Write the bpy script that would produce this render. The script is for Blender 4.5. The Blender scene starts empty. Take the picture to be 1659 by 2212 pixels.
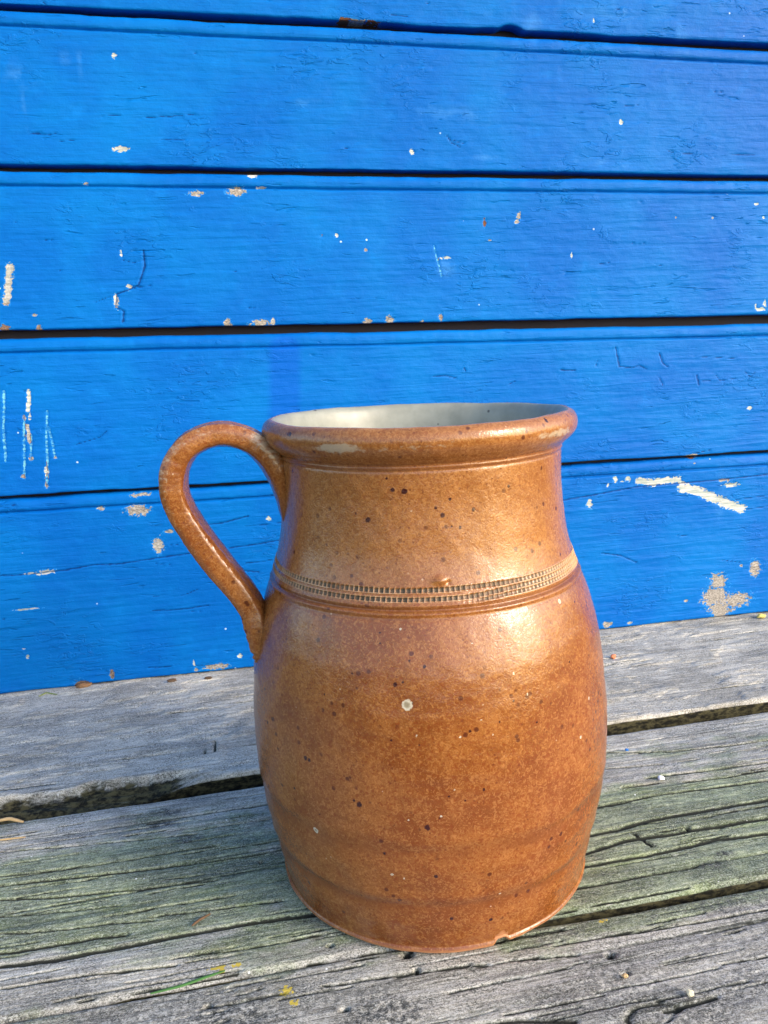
import bpy, bmesh, math, random
import numpy as np
from mathutils import Matrix, Vector, noise as mnoise

scene = bpy.context.scene
col = scene.collection

# ------------------------------------------------------------------ camera
CAM_LOC = np.array([-0.09621843, -0.39466133, 0.27886495])
CR = np.array([0.97902284, -0.19874065, -0.04490476])      # camera right
CU = np.array([0.08267507, 0.18605428, 0.97905497])        # camera up
CF = np.array([0.1862233, 0.96222968, -0.19858228])        # view direction
FOC, PX, PY = 1710.67, 829.5, 1106.0                        # focal length etc. in 1659 x 2212 photo units
cam_data = bpy.data.cameras.new('camera')
cam_data.sensor_fit = 'HORIZONTAL'
cam_data.sensor_width = 36.0
cam_data.lens = FOC / 1659.0 * 36.0
cam_data.clip_start = 0.01
cam_data.clip_end = 100.0
cam = bpy.data.objects.new('camera', cam_data)
col.objects.link(cam)
M = Matrix.Identity(4)
for i in range(3):
    M[i][0] = CR[i]; M[i][1] = CU[i]; M[i][2] = -CF[i]; M[i][3] = CAM_LOC[i]
cam.matrix_world = M
scene.camera = cam

# ------------------------------------------------------------------ light
SUN_AZ = math.radians(-41)     # direction towards the sun, from +x, counter clockwise
SUN_EL = math.radians(24)
world = bpy.data.worlds.new('World')
scene.world = world
world.use_nodes = True
wn = world.node_tree.nodes; wl = world.node_tree.links
wn.clear()
wo = wn.new('ShaderNodeOutputWorld'); bg = wn.new('ShaderNodeBackground'); sky = wn.new('ShaderNodeTexSky')
sky.sky_type = 'NISHITA'; sky.sun_disc = False
sky.sun_elevation = SUN_EL
sky.sun_rotation = math.pi / 2 - SUN_AZ
sky.air_density = 1.0; sky.dust_density = 2; sky.ozone_density = 0.6
bg.inputs['Strength'].default_value = 0.15
wl.new(sky.outputs['Color'], bg.inputs['Color']); wl.new(bg.outputs['Background'], wo.inputs['Surface'])
sd = bpy.data.lights.new('sun', 'SUN')
sd.energy = 0.65; sd.angle = math.radians(10); sd.color = (1.0, 0.93, 0.82)
sun = bpy.data.objects.new('sun', sd)
col.objects.link(sun)
sdir = Vector((math.cos(SUN_EL) * math.cos(SUN_AZ), math.cos(SUN_EL) * math.sin(SUN_AZ), math.sin(SUN_EL)))
sun.rotation_euler = sdir.to_track_quat('Z', 'Y').to_euler()
scene.view_settings.view_transform = 'Standard'
scene.view_settings.look = 'None'
scene.view_settings.exposure = 1.6
scene.view_settings.gamma = 1.0
scene.render.resolution_x = 768; scene.render.resolution_y = 1024
scene.render.engine = 'CYCLES'

# ------------------------------------------------------------------ measuring: photo position -> point on a real surface
def ray(x, y): return CF * FOC + CR * (x - PX) - CU * (y - PY)
def on_deck(x, y, z=0.0):
    d = ray(x, y); t = (z - CAM_LOC[2]) / d[2]; return CAM_LOC + d * t
WY0, WYS = 0.2985, -0.028                                   # wall plane: y = WY0 + WYS * x
def wall_y(x): return WY0 + WYS * x
def on_wall(x, y):
    d = ray(x, y); t = (WY0 + WYS * CAM_LOC[0] - CAM_LOC[1]) / (d[1] - WYS * d[0]); return CAM_LOC + d * t
def on_plane_az(x, y, az):
    """vertical plane through the jug axis, facing azimuth az"""
    n = np.array([-math.sin(az), math.cos(az), 0.0])
    d = ray(x, y); t = -(CAM_LOC @ n) / (d @ n); return CAM_LOC + d * t

# ------------------------------------------------------------------ noise
_rng = np.random.RandomState(7)
_T = _rng.rand(256, 256) * 2 - 1
def vn(x, y, seed=0):
    x = np.asarray(x, float) + seed * 17.31; y = np.asarray(y, float) + seed * 5.77
    xi = np.floor(x).astype(int); yi = np.floor(y).astype(int)
    fx = x - xi; fy = y - yi
    fx = fx * fx * fx * (fx * (fx * 6 - 15) + 10); fy = fy * fy * fy * (fy * (fy * 6 - 15) + 10)
    a = _T[xi & 255, yi & 255]; b = _T[(xi + 1) & 255, yi & 255]
    c = _T[xi & 255, (yi + 1) & 255]; d = _T[(xi + 1) & 255, (yi + 1) & 255]
    return (a * (1 - fx) + b * fx) * (1 - fy) + (c * (1 - fx) + d * fx) * fy
def fbm(x, y, o=4, seed=0, g=0.5):
    s = 0; a = 1.0; t = 0
    for k in range(o):
        s = s + a * vn(x * 2 ** k, y * 2 ** k, seed + k * 3.1); t += a; a *= g
    return s / t
def sstep(a, b, x):
    t = np.clip((x - a) / (b - a), 0, 1); return t * t * (3 - 2 * t)

# ------------------------------------------------------------------ mesh helpers
def grid_mesh(name, P, wrap=False, attrs=None, flip=False):
    """P: (rows, cols, 3)"""
    nr, nc = P.shape[:2]
    me = bpy.data.meshes.new(name)
    idx = np.arange(nr * nc).reshape(nr, nc)
    if wrap:
        nxt = np.roll(idx, -1, axis=1)
        a, b, c, d = idx[:-1], nxt[:-1], nxt[1:], idx[1:]
    else:
        a, b, c, d = idx[:-1, :-1], idx[:-1, 1:], idx[1:, 1:], idx[1:, :-1]
    q = np.stack([a, b, c, d] if not flip else [d, c, b, a], -1).reshape(-1, 4)
    me.vertices.add(nr * nc); me.vertices.foreach_set('co', P.reshape(-1).astype(np.float32))
    me.loops.add(len(q) * 4); me.loops.foreach_set('vertex_index', q.reshape(-1).astype(np.int32))
    me.polygons.add(len(q)); me.polygons.foreach_set('loop_start', (np.arange(len(q)) * 4).astype(np.int32))
    try: me.polygons.foreach_set('loop_total', np.full(len(q), 4, np.int32))
    except Exception: pass
    me.polygons.foreach_set('use_smooth', np.ones(len(q), bool))
    me.update(calc_edges=True)
    for k, v in (attrs or {}).items():
        at = me.attributes.new(k, 'FLOAT', 'POINT')
        at.data.foreach_set('value', v.reshape(-1).astype(np.float32))
    return me
def link(name, me, mat=None, parent=None):
    o = bpy.data.objects.new(name, me); col.objects.link(o)
    if mat: me.materials.append(mat)
    if parent: o.parent = parent
    return o
def empty(name, loc=(0, 0, 0)):
    o = bpy.data.objects.new(name, None); o.location = loc; o.empty_display_size = 0.02
    col.objects.link(o); return o
def tag(o, label=None, cat=None, group=None, kind=None):
    if label: o['label'] = label
    if cat: o['category'] = cat
    if group: o['group'] = group
    if kind: o['kind'] = kind
    return o

# ------------------------------------------------------------------ material helpers
class NT:
    def __init__(s, name):
        s.m = bpy.data.materials.new(name); s.m.use_nodes = True
        s.n = s.m.node_tree.nodes; s.l = s.m.node_tree.links; s.n.clear()
        s.out = s.n.new('ShaderNodeOutputMaterial'); s.b = s.n.new('ShaderNodeBsdfPrincipled')
        s.l.new(s.b.outputs[0], s.out.inputs[0])
        s.tc = s.n.new('ShaderNodeTexCoord').outputs['Object']
    def put(s, sock, v):
        if isinstance(v, bpy.types.NodeSocket): s.l.new(v, sock)
        elif isinstance(v, tuple) and len(v) == 3 and sock.type == 'RGBA': sock.default_value = (*v, 1)
        else: sock.default_value = v
    def map(s, scale=(1, 1, 1), rot=(0, 0, 0), loc=(0, 0, 0), src=None):
        m = s.n.new('ShaderNodeMapping'); m.inputs['Scale'].default_value = scale
        m.inputs['Rotation'].default_value = rot; m.inputs['Location'].default_value = loc
        s.l.new(src or s.tc, m.inputs[0]); return m.outputs[0]
    def noise(s, vec, scale=5, detail=4, rough=0.55, dist=0.0, out=0):
        n = s.n.new('ShaderNodeTexNoise'); n.inputs['Scale'].default_value = scale
        n.inputs['Detail'].default_value = detail; n.inputs['Roughness'].default_value = rough
        n.inputs['Distortion'].default_value = dist
        s.l.new(vec, n.inputs['Vector']); return n.outputs[out]
    def voro(s, vec, scale=5, feat='F1', out='Distance', rnd=1.0):
        n = s.n.new('ShaderNodeTexVoronoi'); n.feature = feat; n.inputs['Scale'].default_value = scale
        n.inputs['Randomness'].default_value = rnd
        s.l.new(vec, n.inputs['Vector']); return n.outputs[out]
    def math(s, op, a, b=None, c=None, clamp=False):
        n = s.n.new('ShaderNodeMath'); n.operation = op; n.use_clamp = clamp
        for i, v in enumerate((a, b, c)):
            if v is not None: s.put(n.inputs[i], v)
        return n.outputs[0]
    def ramp(s, v, a, b, lo=0.0, hi=1.0, smooth=True):
        n = s.n.new('ShaderNodeMapRange'); n.interpolation_type = 'SMOOTHSTEP' if smooth else 'LINEAR'
        s.put(n.inputs[0], v); n.inputs[1].default_value = a; n.inputs[2].default_value = b
        n.inputs[3].default_value = lo; n.inputs[4].default_value = hi; return n.outputs[0]
    def mix(s, f, a, b, mode='MIX'):
        n = s.n.new('ShaderNodeMix'); n.data_type = 'RGBA'; n.blend_type = mode
        s.put(n.inputs[0], f); s.put(n.inputs[6], a); s.put(n.inputs[7], b); return n.outputs[2]
    def attr(s, name):
        n = s.n.new('ShaderNodeAttribute'); n.attribute_name = name; return n.outputs['Fac']
    def bump(s, h, strength=1.0, dist=0.001, nrm=None):
        n = s.n.new('ShaderNodeBump'); n.inputs['Strength'].default_value = strength
        n.inputs['Distance'].default_value = dist; s.l.new(h, n.inputs['Height'])
        if nrm: s.l.new(nrm, n.inputs['Normal'])
        return n.outputs[0]
    def set(s, **k):
        for a, v in k.items(): s.put(s.b.inputs[a.replace('_', ' ')], v)
        return s.m
def simple(name, c, rough=0.7, var=0.25, scale=400):
    t = NT(name); n = t.noise(t.tc, scale, 3)
    c2 = tuple(x * (1 - var) for x in c); c1 = tuple(min(1, x * (1 + var)) for x in c)
    return t.set(Base_Color=t.mix(n, c1, c2), Roughness=rough, Normal=t.bump(n, 0.4, 0.0004))

# ---- blue paint on boards
def mat_blue():
    t = NT('blue_gloss_paint')
    g = t.map((9, 9, 130)); g2 = t.map((30, 30, 420))
    grain = t.noise(g, 1.0, 5, 0.6, 0.6); fine = t.noise(g2, 1.0, 3, 0.6)
    big = t.noise(t.map((1, 1, 1)), 9, 4, 0.6); mid = t.noise(t.tc, 60, 5, 0.6)
    c = t.mix(t.ramp(big, 0.35, 0.7), (0.0001, 0.100, 0.41), (0.0002, 0.136, 0.46))
    c = t.mix(t.ramp(mid, 0.55, 0.8, 0, 0.35), c, (0.003, 0.18, 0.60))
    c = t.mix(t.math('MULTIPLY', t.attr('smudge'), t.ramp(mid, 0.40, 0.65, 0, 0.22)), c, (0.10, 0.34, 0.72))
    c = t.mix(t.ramp(t.attr('dull'), 0.0, 0.6, 0, 0.75), c, (0.001, 0.085, 0.44))
    # tiny pin specks
    v = t.voro(t.tc, 55, 'F1'); vc = t.voro(t.tc, 55, 'F1', 'Color')
    sp = t.math('MULTIPLY', t.ramp(v, 0.035, 0.06, 1, 0), t.math('GREATER_THAN', t.noise(t.tc, 23, 1), 0.60))
    c = t.mix(t.math('MULTIPLY', sp, 0.7), c, (0.55, 0.70, 0.85))
    # chips
    ch = t.attr('chip')
    n1 = t.noise(t.map((1, 1, 1.5)), 260, 3, 0.5, 0.8)
    n1b = t.noise(t.map((1, 1, 1.6)), 1300, 3, 0.6)
    e = t.math('ADD', ch, t.math('MULTIPLY', t.math('SUBTRACT', n1, 0.5), 2.6))
    e = t.math('ADD', e, t.math('MULTIPLY', t.math('SUBTRACT', n1b, 0.5), 0.7))
    mask = t.ramp(e, 0.02, 0.10)
    halo = t.ramp(e, -0.30, 0.0, 0, 0.5)
    tone = t.attr('tone')
    wood = t.noise(t.map((60, 60, 700)), 1.0, 4, 0.65)
    white = t.mix(t.ramp(wood, 0.35, 0.65), (0.56, 0.56, 0.54), (0.28, 0.34, 0.32))
    tan = t.mix(t.ramp(t.noise(t.map((1, 1, 2)), 500, 4, .7), 0.35, 0.62), (0.42, 0.39, 0.35), (0.17, 0.15, 0.13))
    brown = t.mix(wood, (0.22, 0.10, 0.05), (0.05, 0.02, 0.015))
    cy = t.mix(t.ramp(wood, 0.40, 0.60), (0.14, 0.42, 0.55), (0.01, 0.16, 0.48))
    k = t.mix(t.ramp(tone, 0.2, 0.8), white, tan)
    k = t.mix(t.ramp(tone, 1.2, 1.8), k, brown)
    k = t.mix(t.ramp(tone, 2.2, 2.8), k, cy)
    c = t.mix(halo, c, (0.03, 0.30, 0.78))
    c = t.mix(mask, c, k)
    c = t.mix(t.ramp(t.math('ADD', t.attr('crack'), t.math('MULTIPLY', t.math('SUBTRACT', t.noise(t.tc, 350, 2), 0.5), 1.2)), 0.35, 0.9, 0, 0.75), c, (0.002, 0.020, 0.12))
    h = t.math('ADD', t.math('MULTIPLY', grain, 0.9), t.math('MULTIPLY', fine, 0.25))
    h = t.math('ADD', h, t.math('MULTIPLY', t.noise(t.tc, 700, 3), 0.12))
    h = t.math('ADD', h, t.math('MULTIPLY', t.noise(t.map((1, 1, 1.8)), 130, 3), 0.35))
    h = t.math('SUBTRACT', h, t.math('MULTIPLY', mask, 0.8))
    r = t.mix(mask, (0.47, 0.47, 0.47), (0.85, 0.85, 0.85))
    blis = t.noise(t.map((1, 1, 2.6)), 75, 4, 0.55, 0.8)
    h = t.math('ADD', h, t.math('MULTIPLY', t.ramp(blis, 0.52, 0.60), t.math('MULTIPLY', t.ramp(t.noise(t.map((1, 1, 1.5)), 11, 2), 0.52, 0.66), 0.45)))
    dent = t.noise(t.map((40, 40, 260)), 1.0, 3, 0.5, 0.5)
    h = t.math('SUBTRACT', h, t.math('MULTIPLY', t.ramp(dent, 0.61, 0.70), t.ramp(t.noise(t.map((2, 2, 3)), 9, 3), 0.50, 0.64, 0, 0.8)))
    return t.set(Base_Color=c, Roughness=r, Normal=t.bump(h, 0.80, 0.0014), Specular_IOR_Level=0.09)

# ---- weathered deck timber
def mat_deck():
    t = NT('weathered_timber')
    A = t.map((6, 160, 60)); B = t.map((22, 520, 200)); Cc = t.map((60, 1500, 400))
    n1 = t.noise(A, 1, 5, 0.6, 0.4); n2 = t.noise(B, 1, 5, 0.65, 0.3); n3 = t.noise(Cc, 1, 3, 0.7)
    blotch = t.noise(t.map((1, 1.8, 1)), 26, 6, 0.65)
    c = t.mix(t.ramp(n1, 0.32, 0.68), (0.25, 0.245, 0.225), (0.53, 0.515, 0.475))
    c = t.mix(t.ramp(n2, 0.35, 0.75, 0, 0.55), c, (0.54, 0.54, 0.52))
    c = t.mix(t.ramp(n2, 0.46, 0.32, 0, 0.8), c, (0.055, 0.055, 0.05))
    pale = t.attr('pale')
    c = t.mix(t.math('MULTIPLY', pale, t.ramp(blotch, 0.3, 0.6, 0.45, 0.95)), c, t.mix(t.ramp(n2, 0.3, 0.7), (0.52, 0.47, 0.40), (0.80, 0.73, 0.62)))
    # moss / algae
    moss = t.attr('moss')
    mm = t.ramp(t.math('ADD', moss, t.math('MULTIPLY', t.math('SUBTRACT', blotch, 0.5), 3.0)), 0.10, 0.90, 0, 0.85)
    mc = t.mix(t.ramp(t.noise(t.map((1, 2.5, 1)), 120, 4), 0.35, 0.65), (0.070, 0.120, 0.055), (0.27, 0.33, 0.17))
    ym = t.math('MULTIPLY', t.ramp(t.noise(t.map((1, 2.2, 1), loc=(7, 2, 1)), 30, 4, 0.6), 0.52, 0.66), mm)
    c = t.mix(t.math('MULTIPLY', ym, 0.55), c, (0.30, 0.33, 0.09))
    c = t.mix(mm, c, t.mix(0.35, mc, t.mix(1.0, c, (0.80, 0.95, 0.70), 'MULTIPLY')))
    pat = t.noise(t.map((1, 2.0, 1), loc=(3, 3, 3)), 17, 5, 0.62)
    c = t.mix(t.ramp(pat, 0.56, 0.40, 0, 0.62), c, t.mix(1.0, c, (0.50, 0.50, 0.50), 'MULTIPLY'))
    ln = t.math('ABSOLUTE', t.math('SUBTRACT', t.noise(t.map((5, 330, 100)), 1, 3, 0.5, 0.2), 0.5))
    lm_ = t.math('MULTIPLY', t.ramp(ln, 0.022, 0.006), t.ramp(t.noise(t.map((14, 40, 20), loc=(1, 5, 2)), 1, 3), 0.46, 0.60))
    c = t.mix(t.math('MULTIPLY', lm_, t.math('SUBTRACT', 1.0, t.math('MULTIPLY', pale, 0.75))), c, t.mix(1.0, c, (0.18, 0.19, 0.15), 'MULTIPLY'))
    # black mildew pepper
    pep = t.noise(t.map((1, 1.5, 1)), 900, 3, 0.6)
    pa = t.noise(t.map((1, 1.6, 1)), 40, 4, 0.6)
    pm = t.math('MULTIPLY', t.ramp(pep, 0.50, 0.60), t.ramp(pa, 0.38, 0.60))
    c = t.mix(t.math('MULTIPLY', pm, 0.75), c, (0.03, 0.033, 0.03))
    gr = t.attr('dark')
    c = t.mix(t.math('MULTIPLY', gr, t.ramp(t.noise(t.tc, 330, 4, 0.7), 0.38, 0.60)), c, (0.045, 0.048, 0.05))
    curl = t.noise(t.map((1, 1.7, 1)), 780, 3, 0.6, 1.6)
    c = t.mix(t.ramp(curl, 0.51, 0.42, 0, 0.80), c, t.mix(1.0, c, (0.35, 0.36, 0.33), 'MULTIPLY'))
    c = t.mix(t.ramp(curl, 0.54, 0.62, 0, 0.34), c, (0.66, 0.67, 0.62))
    # pale fibres and pin-prick specks
    fib = t.ramp(t.noise(t.map((90, 1400, 400)), 1, 2, 0.5), 0.66, 0.76)
    c = t.mix(t.math('MULTIPLY', fib, 0.5), c, (0.62, 0.61, 0.56))
    sp = t.math('MULTIPLY', t.ramp(t.voro(t.tc, 130), 0.05, 0.09, 1, 0), t.math('GREATER_THAN', t.noise(t.tc, 37, 1), 0.60))
    c = t.mix(sp, c, (0.75, 0.76, 0.74))
    ye = t.attr('lichen')
    lm = t.ramp(t.math('ADD', ye, t.math('MULTIPLY', t.math('SUBTRACT', t.noise(t.tc, 600, 3), 0.5), 2.2)), 0.3, 0.5)
    c = t.mix(lm, c, (0.50, 0.38, 0.06))
    crk = t.attr('crack')
    crk = t.math('ADD', crk, t.math('MULTIPLY', t.math('SUBTRACT', t.noise(t.map((200, 900, 400)), 1, 3, 0.6), 0.5), 0.9))
    c = t.mix(t.ramp(crk, -0.35, -0.05, 0, 0.5), c, t.mix(1.0, c, (0.35, 0.38, 0.28), 'MULTIPLY'))
    c = t.mix(t.ramp(crk, -0.12, 0.25, 0, 0.93), c, (0.012, 0.013, 0.009))
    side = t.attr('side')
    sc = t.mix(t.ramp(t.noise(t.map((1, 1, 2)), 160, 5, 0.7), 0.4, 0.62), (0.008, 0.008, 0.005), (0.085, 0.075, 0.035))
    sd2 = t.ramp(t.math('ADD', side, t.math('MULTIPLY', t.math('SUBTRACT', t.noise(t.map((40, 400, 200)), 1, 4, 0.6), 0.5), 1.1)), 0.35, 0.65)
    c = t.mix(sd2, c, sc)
    h = t.math('ADD', t.math('MULTIPLY', n1, 0.6), t.math('MULTIPLY', n2, 0.5))
    h = t.math('ADD', h, t.math('MULTIPLY', n3, 0.25))
    h = t.math('ADD', h, t.math('MULTIPLY', t.noise(t.tc, 1100, 3, 0.7), 0.25))
    h = t.math('ADD', h, t.math('MULTIPLY', t.noise(t.tc, 260, 4, 0.7), 0.25))
    return t.set(Base_Color=c, Roughness=0.82, Normal=t.bump(h, 0.75, 0.0011), Specular_IOR_Level=0.25)

# ---- salt glazed stoneware
def mat_glaze(inner=False):
    t = NT('grey_inner_glaze' if inner else 'brown_salt_glaze')
    big = t.noise(t.map((1, 1, 1.3)), 22, 4, 0.6); mid = t.noise(t.tc, 90, 4, 0.6)
    fine = t.noise(t.tc, 620, 3, 0.65, 1.2); cell = t.noise(t.tc, 420, 2, 0.5, 2.2)
    c = t.mix(t.ramp(big, 0.32, 0.68), (0.150, 0.043, 0.0095), (0.235, 0.084, 0.019))
    c = t.mix(t.ramp(mid, 0.45, 0.75, 0, 0.4), c, (0.31, 0.125, 0.034))
    c = t.mix(t.ramp(fine, 0.51, 0.63, 0, 0.48), c, (0.37, 0.165, 0.052))
    c = t.mix(t.ramp(fine, 0.48, 0.38, 0, 0.70), c, (0.16, 0.035, 0.008))
    c = t.mix(t.math('MULTIPLY', t.attr('neck'), 0.45), c, t.mix(t.ramp(fine, 0.35, 0.65), (0.235, 0.096, 0.026), (0.33, 0.157, 0.052)))
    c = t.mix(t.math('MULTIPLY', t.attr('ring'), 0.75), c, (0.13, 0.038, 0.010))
    # iron specks: two sizes
    v = t.voro(t.tc, 170); sp = t.ramp(v, 0.13, 0.24, 1, 0)
    c = t.mix(t.math('MULTIPLY', sp, t.ramp(t.noise(t.tc, 61, 2), 0.50, 0.62, 0, 0.85)), c, (0.06, 0.012, 0.006))
    v = t.voro(t.map(loc=(3, 1, 2)), 420); sp = t.ramp(v, 0.14, 0.28, 1, 0)
    c = t.mix(t.math('MULTIPLY', sp, t.ramp(t.noise(t.map(loc=(1, 2, 3)), 95, 2), 0.48, 0.6, 0, 0.6)), c, (0.10, 0.022, 0.008))
    v = t.voro(t.map(loc=(5, 5, 2)), 150); sp = t.ramp(v, 0.045, 0.08, 1, 0)
    c = t.mix(t.math('MULTIPLY', sp, t.ramp(t.noise(t.map(loc=(9, 2, 3)), 45, 2), 0.55, 0.6, 0, 0.6)), c, (0.50, 0.36, 0.24))
    s = t.math('ADD', t.attr('spot'), t.math('MULTIPLY', t.math('SUBTRACT', t.noise(t.tc, 700, 2), 0.5), 0.7))
    c = t.mix(t.ramp(s, 0.05, 0.45), c, (0.035, 0.008, 0.008))
    s = t.math('ADD', t.attr('white'), t.math('MULTIPLY', t.math('SUBTRACT', t.noise(t.tc, 700, 2), 0.5), 0.7))
    c = t.mix(t.ramp(s, 0.05, 0.25), c, t.mix(t.ramp(s, 0.30, 0.75), (0.48, 0.43, 0.33), (0.24, 0.20, 0.13)))
    # greyish glaze run on lip
    g = t.math('ADD', t.attr('grey'), t.math('MULTIPLY', t.math('SUBTRACT', t.noise(t.map((1, 1, 2)), 240, 4, 0.65), 0.5), 1.6))
    c = t.mix(t.ramp(g, 0.35, 0.80, 0, 0.70), c, (0.40, 0.34, 0.24))
    # stamped band
    c = t.mix(t.ramp(t.math('MULTIPLY', t.attr('ridge'), t.ramp(mid, 0.35, 0.6, 0.5, 1.0)), 0.15, 0.85, 0, 0.75), c, (0.48, 0.31, 0.175))
    c = t.mix(t.ramp(t.attr('pit'), 0.25, 0.85, 0, 0.85), c, (0.085, 0.070, 0.042))
    # bare foot
    c = t.mix(t.attr('foot'), c, t.mix(mid, (0.50, 0.25, 0.12), (0.32, 0.12, 0.045)))
    # inner glaze
    ic = t.mix(t.ramp(mid, 0.3, 0.7), (0.205, 0.21, 0.175), (0.26, 0.265, 0.225))
    isp = t.ramp(t.voro(t.map(loc=(2, 8, 1)), 120), 0.08, 0.14, 1, 0)
    ic = t.mix(t.math('MULTIPLY', isp, t.ramp(t.noise(t.tc, 50, 1), 0.5, 0.55, 0, 0.85)), ic, (0.04, 0.035, 0.03))
    gi = t.math('ADD', t.attr('inside'), t.math('MULTIPLY', t.math('SUBTRACT', t.noise(t.tc, 180, 3), 0.5), 0.25))
    gm = t.ramp(gi, 0.42, 0.58)
    edge = t.math('MULTIPLY', t.ramp(gi, 0.2, 0.45), t.ramp(gi, 0.62, 0.45))
    c = t.mix(t.math('MULTIPLY', edge, 0.4), c, (0.55, 0.27, 0.10))
    c = t.mix(gm, c, ic)
    h = t.math('ADD', t.math('MULTIPLY', cell, 0.55), t.math('MULTIPLY', fine, 0.45))
    h = t.math('ADD', h, t.math('MULTIPLY', mid, 0.5))
    hs = t.math('MULTIPLY', h, t.ramp(gm, 0, 1, 1, 0.25))
    rough = t.mix(gm, t.mix(t.ramp(fine, 0.35, 0.65), (0.23, 0.23, 0.23), (0.14, 0.14, 0.14)), (0.40, 0.40, 0.40))
    rough = t.mix(t.attr('foot'), rough, (0.8, 0.8, 0.8))
    rough = t.mix(t.attr('pit'), rough, (0.7, 0.7, 0.7))
    return t.set(Base_Color=c, Roughness=rough, Normal=t.bump(hs, 0.27, 0.0008), Specular_IOR_Level=0.55)

M_BLUE = mat_blue(); M_DECK = mat_deck(); M_GLAZE = mat_glaze()

# ------------------------------------------------------------------ marks on surfaces (position measured on the surface, real size)
class Marks:
    def __init__(s): s.seg = []
    def add(s, p, q, ra, rb, tone): s.seg.append((p, q, ra, rb, tone))
    def eval(s, X, Y):
        best = np.full(X.shape, -4.0); tone = np.zeros(X.shape)
        for p, q, ra, rb, tn in s.seg:
            L = math.hypot(q[0] - p[0], q[1] - p[1]); m = max(ra, rb) * 3.0 + L
            sel = (np.abs(X - p[0]) < m) & (np.abs(Y - p[1]) < m)
            if not sel.any(): continue
            x = X[sel]; y = Y[sel]
            if L > 1e-6:
                t = np.clip(((x - p[0]) * (q[0] - p[0]) + (y - p[1]) * (q[1] - p[1])) / L ** 2, 0, 1)
            else: t = 0
            dx = (x - p[0] - t * (q[0] - p[0])) / ra; dy = (y - p[1] - t * (q[1] - p[1])) / rb
            v = 1 - np.sqrt(dx * dx + dy * dy)
            b = best[sel]; k = v > b
            b[k] = v[k]; best[sel] = b
            tt = tone[sel]; tt[k] = tn; tone[sel] = tt
        return best, tone

WALL = Marks(); CRK = Marks(); SMU = Marks(); DUL = Marks()
PXM = 0.00043                                                # metres per photo unit at the wall
def wpt(x, y): p = on_wall(x, y); return (p[0], p[2])
def chip(x, y, w, h, tone=0): WALL.add(wpt(x, y), wpt(x, y), max(w * PXM / 2, .0009), max(h * PXM / 2, .0008), tone)
def streak(pts, w, tone=0, M_=None, h=None):
    for a, b in zip(pts[:-1], pts[1:]): (M_ or WALL).add(wpt(*a), wpt(*b), w * PXM / 2, (h or w) * PXM / 2, tone)
for a in [(246.5,120,8,10,0),(262,322,26,11,.4),(425,418,27,10,.7),(509,413,34,17,.8),(545,379,22,9,.3),(565,405,18,4,.5),(185,397,10,6,1),
          (262,550,5,15,.2),(280,620,9,12,.5),(251,652,9,24,.4),(10,712,22,18,1.6),(85,710,10,12,1.5),(492,700,16,18,.8),(540,706,14,7,.8),
          (562,698,34,14,.7),(591,697,10,15,.6),(795,695,19,13,.8),(75,680,8,5,1),(727,508,7,7,.3),(695,510,3,6,2),(790,540,6,6,1.4),
          (1342,264,9,11,0),(891,328,10,10,0),(1283,45,5,9,0),(1047,480,7,20,2),(1121,466,10,14,.9),(1117,478,9,10,.7),(1057,518,9,5,1),(963,557,20,6,0),
          (842,692,17,18,.8),(912,695,7,7,1),(953,685,9,16,1.4),(1235,550,4,11,.1),(1634,440,8,7,.2),(1650,470,7,5,.2),
          (302,1069.6,38,9,.9),(298,1102,46,20,.95),(218,1099,14,7,1),(342,1179,22,32,.6),(366,1148,24,7,.7),(100,1235.6,31,10,0),(68,1239,26,5,0),
          (466,1440,54,12,.8),(424,1446,9,10,.8),(419,1433,4,16,.2),(518,1416.8,10,10,0),(242,1458,9,20,1.5),(176,1478,26,20,1.6),(196,1480,20,9,1.6),(56,1316,50,3,.2),(60,1418,6,9,0),
          (52,1402,7,4,.2),(580,1120,10,9,.3),(1330,1036,12,15,0),(1357,1035,13,10,0),(1314,1049,6,10,.1),(1343,1040,10,4,.1),(1578,1047,42,10,0),(1562,1037,34,6,.7),(1273,1089,15,21,0),
          (1497,984,32,8,1.2),(1620.5,881,13,8,0),(1631,1228,26,38,.85),(1602,1222,8,8,.8),(1552,1258,40,44,.7),(1546,1290,66,56,.75),(1590,1296,76,34,.75),(1558,1316,52,40,.75),
          (1312,1349,24,14,.8),(1360,1345,13,8,.6),(1482,1298,10,7,.8),(1398,994,7,4,1.2),(1500,989,20,6,2),
          (1500,1001,6,3,1),(770,46,44,8,1.2),(745,42,24,9,2),(800,47,34,5,2),(1460,470,4,4,1),(14,655,14,7,1.4),(1540,470,5,5,1),(1644,668,24,8,.2),(1652,655,8,16,.2),(1632,662,4,14,.2)]:
    chip(*a)
streak([(21,576),(19,600),(18,625),(14,652)], 13, .5)
streak([(1379,1038),(1407,1043),(1428,1039),(1466,1036)], 15, 0)
streak([(1474,1052),(1508,1061),(1543,1076),(1571,1087),(1603,1099)], 21, 0)
streak([(1466,1038),(1480,1044)], 5, 0)
for l in [[(8,846),(9,880),(7,920),(10,960),(12,996)], [(52,900),(52,960),(53,1034)], [(102,888),(100,940),(103,1000),(101,1050)], [(105,924),(112,950),(119,988)], [(67,940),(67,992)]]:
    streak(l, 4.2, 3)
streak([(62,846),(63,868),(60,887)], 8, .1); streak([(60,920),(62,940),(65,955)], 7, .6)
for a in [(52,1030,9,9,1),(101,1049,9,10,.7),(119,986,6,9,.6),(68,990,8,9,.9),(101,1020,8,22,.3),(63,900,6,14,.2),(53,903,6,9,.1)]: chip(*a)
streak([(937,530),(946,565),(954,596)], 3.2, 3)
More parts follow.
